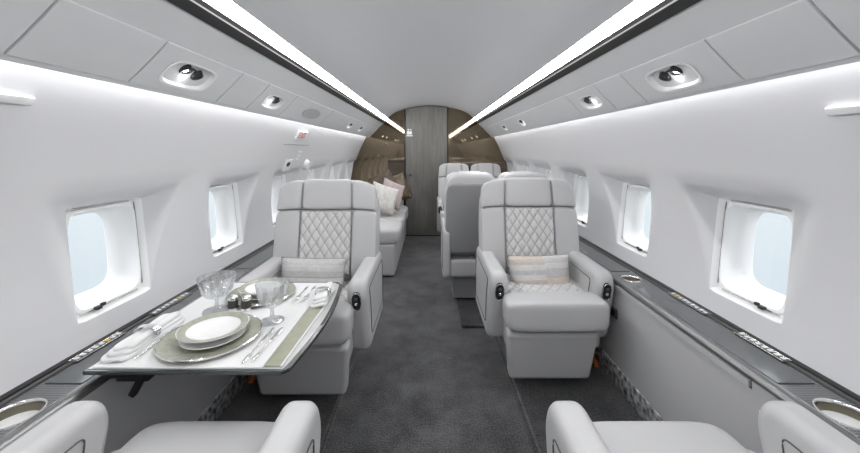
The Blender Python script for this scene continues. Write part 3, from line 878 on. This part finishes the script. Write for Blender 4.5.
# ------------------------------------------------------------------ sofa along the left wall, beyond the table seat
t = thing('sofa', 'pale grey leather sofa along the left wall near the far bulkhead', 'sofa', (0, 0, 0))
bm = bmesh.new(); rbox(bm, (-.655, 4.30, .17), (.62, 1.66, .31), .02); finish('base', bm, M['leather'], t, wn=True)
for k in range(3):
    bm = bmesh.new(); sbox(bm, (-.63, 3.72 + .53 * k, .395), (.66, .525, .17), 6, 9); finish('seat_cushion', bm, M['leather'], t, angle=80)
for k in range(3):
    bm = bmesh.new(); sbox(bm, (-.885, 3.72 + .53 * k, .60), (.17, .525, .42), 6, 9); finish('back_cushion', bm, M['leather'], t, angle=80)
bm = bmesh.new(); rbox(bm, (-.67, 5.10, .42), (.58, .07, .42), .03, 4); finish('end_arm', bm, M['leather'], t, wn=True)
gp = 'sofa cushions'
R_ = math.radians
cushion('throw_cushion', 'cream square cushion leaning at the near end of the sofa', (-.545, 4.15, .685), (.34, .13, .33), M['cream'], (R_(-18), R_(20), R_(24)), group=gp)
cushion('throw_cushion', 'blush cushion overlapping the cream one on the sofa', (-.465, 4.32, .71), (.30, .12, .34), M['blush'], (R_(-18), R_(24), R_(30)), group=gp)
cushion('throw_cushion', 'dark brown cushion at the back of the sofa behind the cream one', (-.60, 4.62, .745), (.38, .13, .38), M['umber'], (R_(-14), R_(-30), R_(10)), group=gp)
cushion('throw_cushion', 'shiny bronze cushion nearest the door on the sofa', (-.46, 4.86, .725), (.34, .13, .38), M['bronze'], (R_(-14), R_(-14), R_(25)), group=gp)

# ------------------------------------------------------------------ table
TZ = .620
t = thing('dining_table', 'fold-out cabin table with dark glossy edge laid for two', 'table', (0, 0, 0))
edge = [(-.992, 1.012), (-.425, 1.012), (-.405, 1.03)] + [(-.402 + .022 * math.sin(PI * k / 10), 1.05 + .57 * k / 10) for k in range(11)] + [(-.408, 1.66), (-.44, 1.70), (-.992, 1.70)]
bm = bmesh.new(); prism(bm, edge, TZ - .013, TZ - .001, 'z', .003, 2); tt = finish('tabletop', bm, M['gloss'], t, wn=True)
inner = [(-.985, 1.02)] + [(x - .016 if i not in (0,) else x, y) for i, (x, y) in enumerate(edge[1:-1])] + [(-.985, 1.69)]
inner = [(x, min(max(y, 1.022), 1.688)) for x, y in inner]
bm = bmesh.new(); prism(bm, inner, TZ - .002, TZ, 'z'); finish('table_inlay', bm, pmat('silver grey lacquer', (.46, .47, .46), .18, coat=.5), tt)
bm = bmesh.new()
rbox(bm, (-.912, 1.10, TZ - .045), (.10, .03, .07), .005); rbox(bm, (-.940, 1.34, TZ - .032), (.05, .56, .042), .005)
rbox(bm, (-.885, 1.09, TZ - .070), (.020, .02, .12), .004, rot=RY(.5))
finish('support_arm', bm, M['black'], t)

bm = bmesh.new(); prism(bm, [(-.975, 1.024), (-.484, 1.024), (-.484, 1.675), (-.975, 1.675)], TZ + .0002, TZ + .003, 'z', .001, 1)
tag(finish('tablecloth', bm, M['linen']), 'white linen cloth spread over the table', 'tablecloth')
CT = TZ + .003
bm = bmesh.new(); prism(bm, [(-.480, 1.03), (-.437, 1.03), (-.428, 1.43), (-.480, 1.46)], TZ + .0003, TZ + .004, 'z', .001, 1)
o = tag(finish('menu_card', bm, M['sagecard']), 'long sage green menu card along the aisle edge of the table', 'menu')
bm = bmesh.new(); prism(bm, [(-.436, 1.03), (-.429, 1.03), (-.420, 1.43), (-.427, 1.43)], TZ + .0003, TZ + .0045, 'z', .001, 1); finish('card_border', bm, M['linen'], o)

def setting(x, y, r, near):
    w = 'near' if near else 'far'
    g = 'place settings'
    bm = bmesh.new(); lathe(bm, [(0, .002), (.06, .002), (r * .66, .004), (r * .70, .008), (r * .96, .014), (r, .016), (r, .012), (r * .7, .003), (0, 0)], (x, y, CT), 64)
    c = tag(finish('charger_plate', bm, M['sage']), 'large sage rimmed charger plate at the %s end of the table' % w, 'plate', g)
    bm = bmesh.new(); lathe(bm, [(r * .985, .0165), (r, .019), (r * 1.012, .017), (r, .0125)], (x, y, CT), 64); finish('plate_rim', bm, M['silver'], c)
    bm = bmesh.new(); r2 = r * .64
    lathe(bm, [(0, .0075), (r2 * .6, .0075), (r2 * .68, .010), (r2, .020), (r2, .017), (r2 * .66, .0055), (0, .0045)], (x + .004, y + .004, CT), 56)
    p = tag(finish('dinner_plate', bm, M['china']), 'white plate on the sage charger at the %s end of the table' % w, 'plate', g)
    bm = bmesh.new(); r3 = r * .50; z0 = .0085
    lathe(bm, [(0, z0), (r3 * .55, z0), (r3 * .62, z0 + .004), (r3 * .9, z0 + .010), (r3 * 1.08, z0 + .022), (r3 * 1.40, z0 + .030), (r3 * 1.40, z0 + .032), (r3 * 1.06, z0 + .025), (r3 * .88, z0 + .014), (r3 * .6, z0 + .008), (0, z0 + .006)], (x, y + .012, CT), 64)
    b = tag(finish('soup_bowl', bm, M['china']), 'white soup bowl with sage rim at the %s end of the table' % w, 'bowl', g)
    bm = bmesh.new(); lathe(bm, [(r3 * 1.06, z0 + .0262), (r3 * 1.37, z0 + .0328), (r3 * 1.37, z0 + .0312), (r3 * 1.06, z0 + .0245)], (x, y + .012, CT), 64)
    rm = finish('bowl_rim', bm, M['sage'], b)
setting(-.722, 1.175, .150, True)
setting(-.722, 1.525, .135, False)

def goblet(x, y, h, r, label):
    bm = bmesh.new()
    b = r * .72
    def fl(k, n, z): return 1 - .08 * (k % 2) if .30 * h < z < .80 * h else 1
    prof = [(0, 0), (b, 0), (b, .003), (b * .5, .008), (.008, .016), (.0065, .3 * h), (.012, .36 * h), (r * .62, .46 * h), (r * .82, .60 * h), (r * .90, .75 * h), (r, h),
            (r - .0022, h), (r * .90 - .003, .75 * h), (r * .80 - .003, .61 * h), (r * .58 - .002, .48 * h), (.006, .42 * h), (0, .415 * h)]
    lathe(bm, prof, (x, y, CT), 36, fl)
    o = finish('wine_glass', bm, M['crystal'], angle=20)
    tag(o, label, 'glass', 'crystal glasses')
goblet(-.832, 1.385, .135, .068, 'cut crystal goblet near the window, left of the shakers')
goblet(-.578, 1.300, .142, .058, 'cut crystal goblet on the aisle side, right of the shakers')

for k, (x, lab) in enumerate(((-.768, 'small glass pepper shaker with dark filling, left of the pair'), (-.716, 'small glass salt and pepper shaker, right of the pair'))):
    y = 1.385
    bm = bmesh.new(); lathe(bm, [(0, 0), (.019, 0), (.020, .004), (.018, .012), (.018, .014), (0, .014)], (x, y, CT), 28)
    s_ = thing('shaker', lab, 'shaker', (0, 0, 0), 0, 'shakers')
    finish('base', bm, M['silver'], s_)
    bm = bmesh.new(); lathe(bm, [(0, .014), (.0175, .014), (.0185, .030), (.0175, .044), (0, .044)], (x, y, CT), 28); finish('filling', bm, M['pepper'], s_)
    bm = bmesh.new(); lathe(bm, [(.0175, .044), (.0185, .046), (.0175, .054), (.010, .060), (0, .061)], (x, y, CT), 28); finish('cap', bm, M['silver'], s_)

def napkin(x, y, w, l, rz, label):
    bm = bmesh.new()
    for k in range(3):
        sbox(bm, (0, .006 * k, .007 + .010 * k), (w * (1 - .10 * k), l * (1 - .06 * k), .014), 6, 7, RZ(.03 * k), fn=lambda q: Vector((q.x * (.72 + .28 * min(1, abs(q.y) / (l * .38))), q.y, q.z + .004 * math.sin(q.x * 90))))
    o = finish('napkin', bm, M['linen'], angle=70)
    o.location = (x, y, CT); o.rotation_euler = (0, 0, rz)
    tag(o, label, 'napkin', 'napkins')
    bm = bmesh.new()
    t_ = .73
    path = []
    for k in range(24):
        a = 2 * PI * k / 24
        path.append((math.copysign(abs(math.cos(a)) ** .7, math.cos(a)) * w * .45, 0, .0235 + math.copysign(abs(math.sin(a)) ** .7, math.sin(a)) * .0225))
    rows = [[bm.verts.new((p[0], yy, p[2])) for p in path] for yy in (-.012, .012)]
    for k in range(24): bm.faces.new((rows[0][k], rows[0][(k + 1) % 24], rows[1][(k + 1) % 24], rows[1][k]))
    r_ = finish('napkin_ring', bm, M['silver']); r_.location = (x, y, CT); r_.rotation_euler = (0, 0, rz)
    tag(r_, 'silver ring around the ' + label.split(' napkin')[0].replace('folded white', 'folded') + ' napkin ' + ('by the window' if x < -.7 else 'near the seat'), 'napkin ring', 'napkin rings')
napkin(-.936, 1.175, .085, .27, -.02, 'folded white napkin by the window at the near end of the table')
napkin(-.452, 1.50, .07, .19, .05, 'folded white napkin on the aisle side at the far end of the table')

def cutlery(kind, x, y, l, rz, label):
    bm = bmesh.new()
    tube(bm, [(0, -l / 2, .004), (0, -l * .2, .003), (0, l * .08, .005)], .0032, 8)
    sbox(bm, (0, -l * .36, .004), (.012, l * .26, .006), 3, 6)
    if kind == 'fork':
        sbox(bm, (0, l * .17, .004), (.020, l * .18, .005), 3, 6)
        for k in range(4): tube(bm, [(-.008 + .0053 * k, l * .22, .004), (-.008 + .0053 * k, l * .5, .006)], .0014, 6)
    else:
        sbox(bm, (.001, l * .28, .004), (.017, l * .46, .004), 3, 7)
    o = finish(kind, bm, M['silver'], angle=60)
    o.location = (x, y, CT); o.rotation_euler = (0, 0, rz); tag(o, label, kind, 'silver cutlery')
cutlery('knife', -.548, 1.14, .21, .0, 'silver knife closest to the near charger plate')
cutlery('knife', -.522, 1.145, .20, -.03, 'silver knife beside the first one, closer to the menu card')
cutlery('fork', -.884, 1.15, .19, .0, 'silver fork between the near napkin and the near charger plate')
cutlery('fork', -.558, 1.535, .17, PI, 'silver fork beside the far charger plate')
cutlery('fork', -.524, 1.535, .17, PI, 'silver fork closest to the far aisle-side napkin')

for o in list(SC.objects):
    if o.parent is None and o.name.split('.')[0] in ('ceiling', 'trim_1', 'trim_2', 'ceiling_light', 'overhead_bin', 'service_panel'):
        o.location.x += .010

# ------------------------------------------------------------------ world: bright haze over a pale blue horizon
w = bpy.data.worlds.new('sky'); SC.world = w; w.use_nodes = True
nt = w.node_tree; bg = nt.nodes['Background']
tc = nt.nodes.new('ShaderNodeTexCoord'); sp = nt.nodes.new('ShaderNodeSeparateXYZ'); mr = nt.nodes.new('ShaderNodeMapRange')
mr.inputs['From Min'].default_value = -.7; mr.inputs['From Max'].default_value = .7
rp = nt.nodes.new('ShaderNodeValToRGB')
e = rp.color_ramp.elements
e[0].position = 0; e[0].color = (.50, .56, .60, 1); e[1].position = 1; e[1].color = (3.0, 3.1, 3.2, 1)
for p, c in ((.70, (.95, 1.0, 1.04, 1)), (.26, (.52, .585, .63, 1)), (.33, (.54, .60, .64, 1)), (.46, (.61, .67, .70, 1))):
    k = e.new(p); k.color = c
nt.links.new(tc.outputs['Generated'], sp.inputs[0]); nt.links.new(sp.outputs['Z'], mr.inputs['Value'])
nt.links.new(mr.outputs[0], rp.inputs['Fac']); nt.links.new(rp.outputs['Color'], bg.inputs['Color'])
bg.inputs['Strength'].default_value = .72

# ------------------------------------------------------------------ camera
cam = bpy.data.cameras.new('camera'); co = bpy.data.objects.new('camera', cam); COL.objects.link(co)
co.location = (0, 0, H); co.rotation_euler = (PI / 2, 0, 0)
cam.sensor_width = 36; cam.lens = 355 / 860 * 36; cam.shift_y = -(226.5 - 150) / 860
cam.clip_start = .02
SC.camera = co
SC.view_settings.view_transform = 'Standard'; SC.view_settings.look = 'None'; SC.view_settings.gamma = 1
SC.view_settings.exposure = .95
SC.cycles.use_denoising = True
SC.cycles.max_bounces = 16; SC.cycles.diffuse_bounces = 10; SC.cycles.transmission_bounces = 10; SC.cycles.transparent_max_bounces = 12
SC.cycles.sample_clamp_indirect = 8
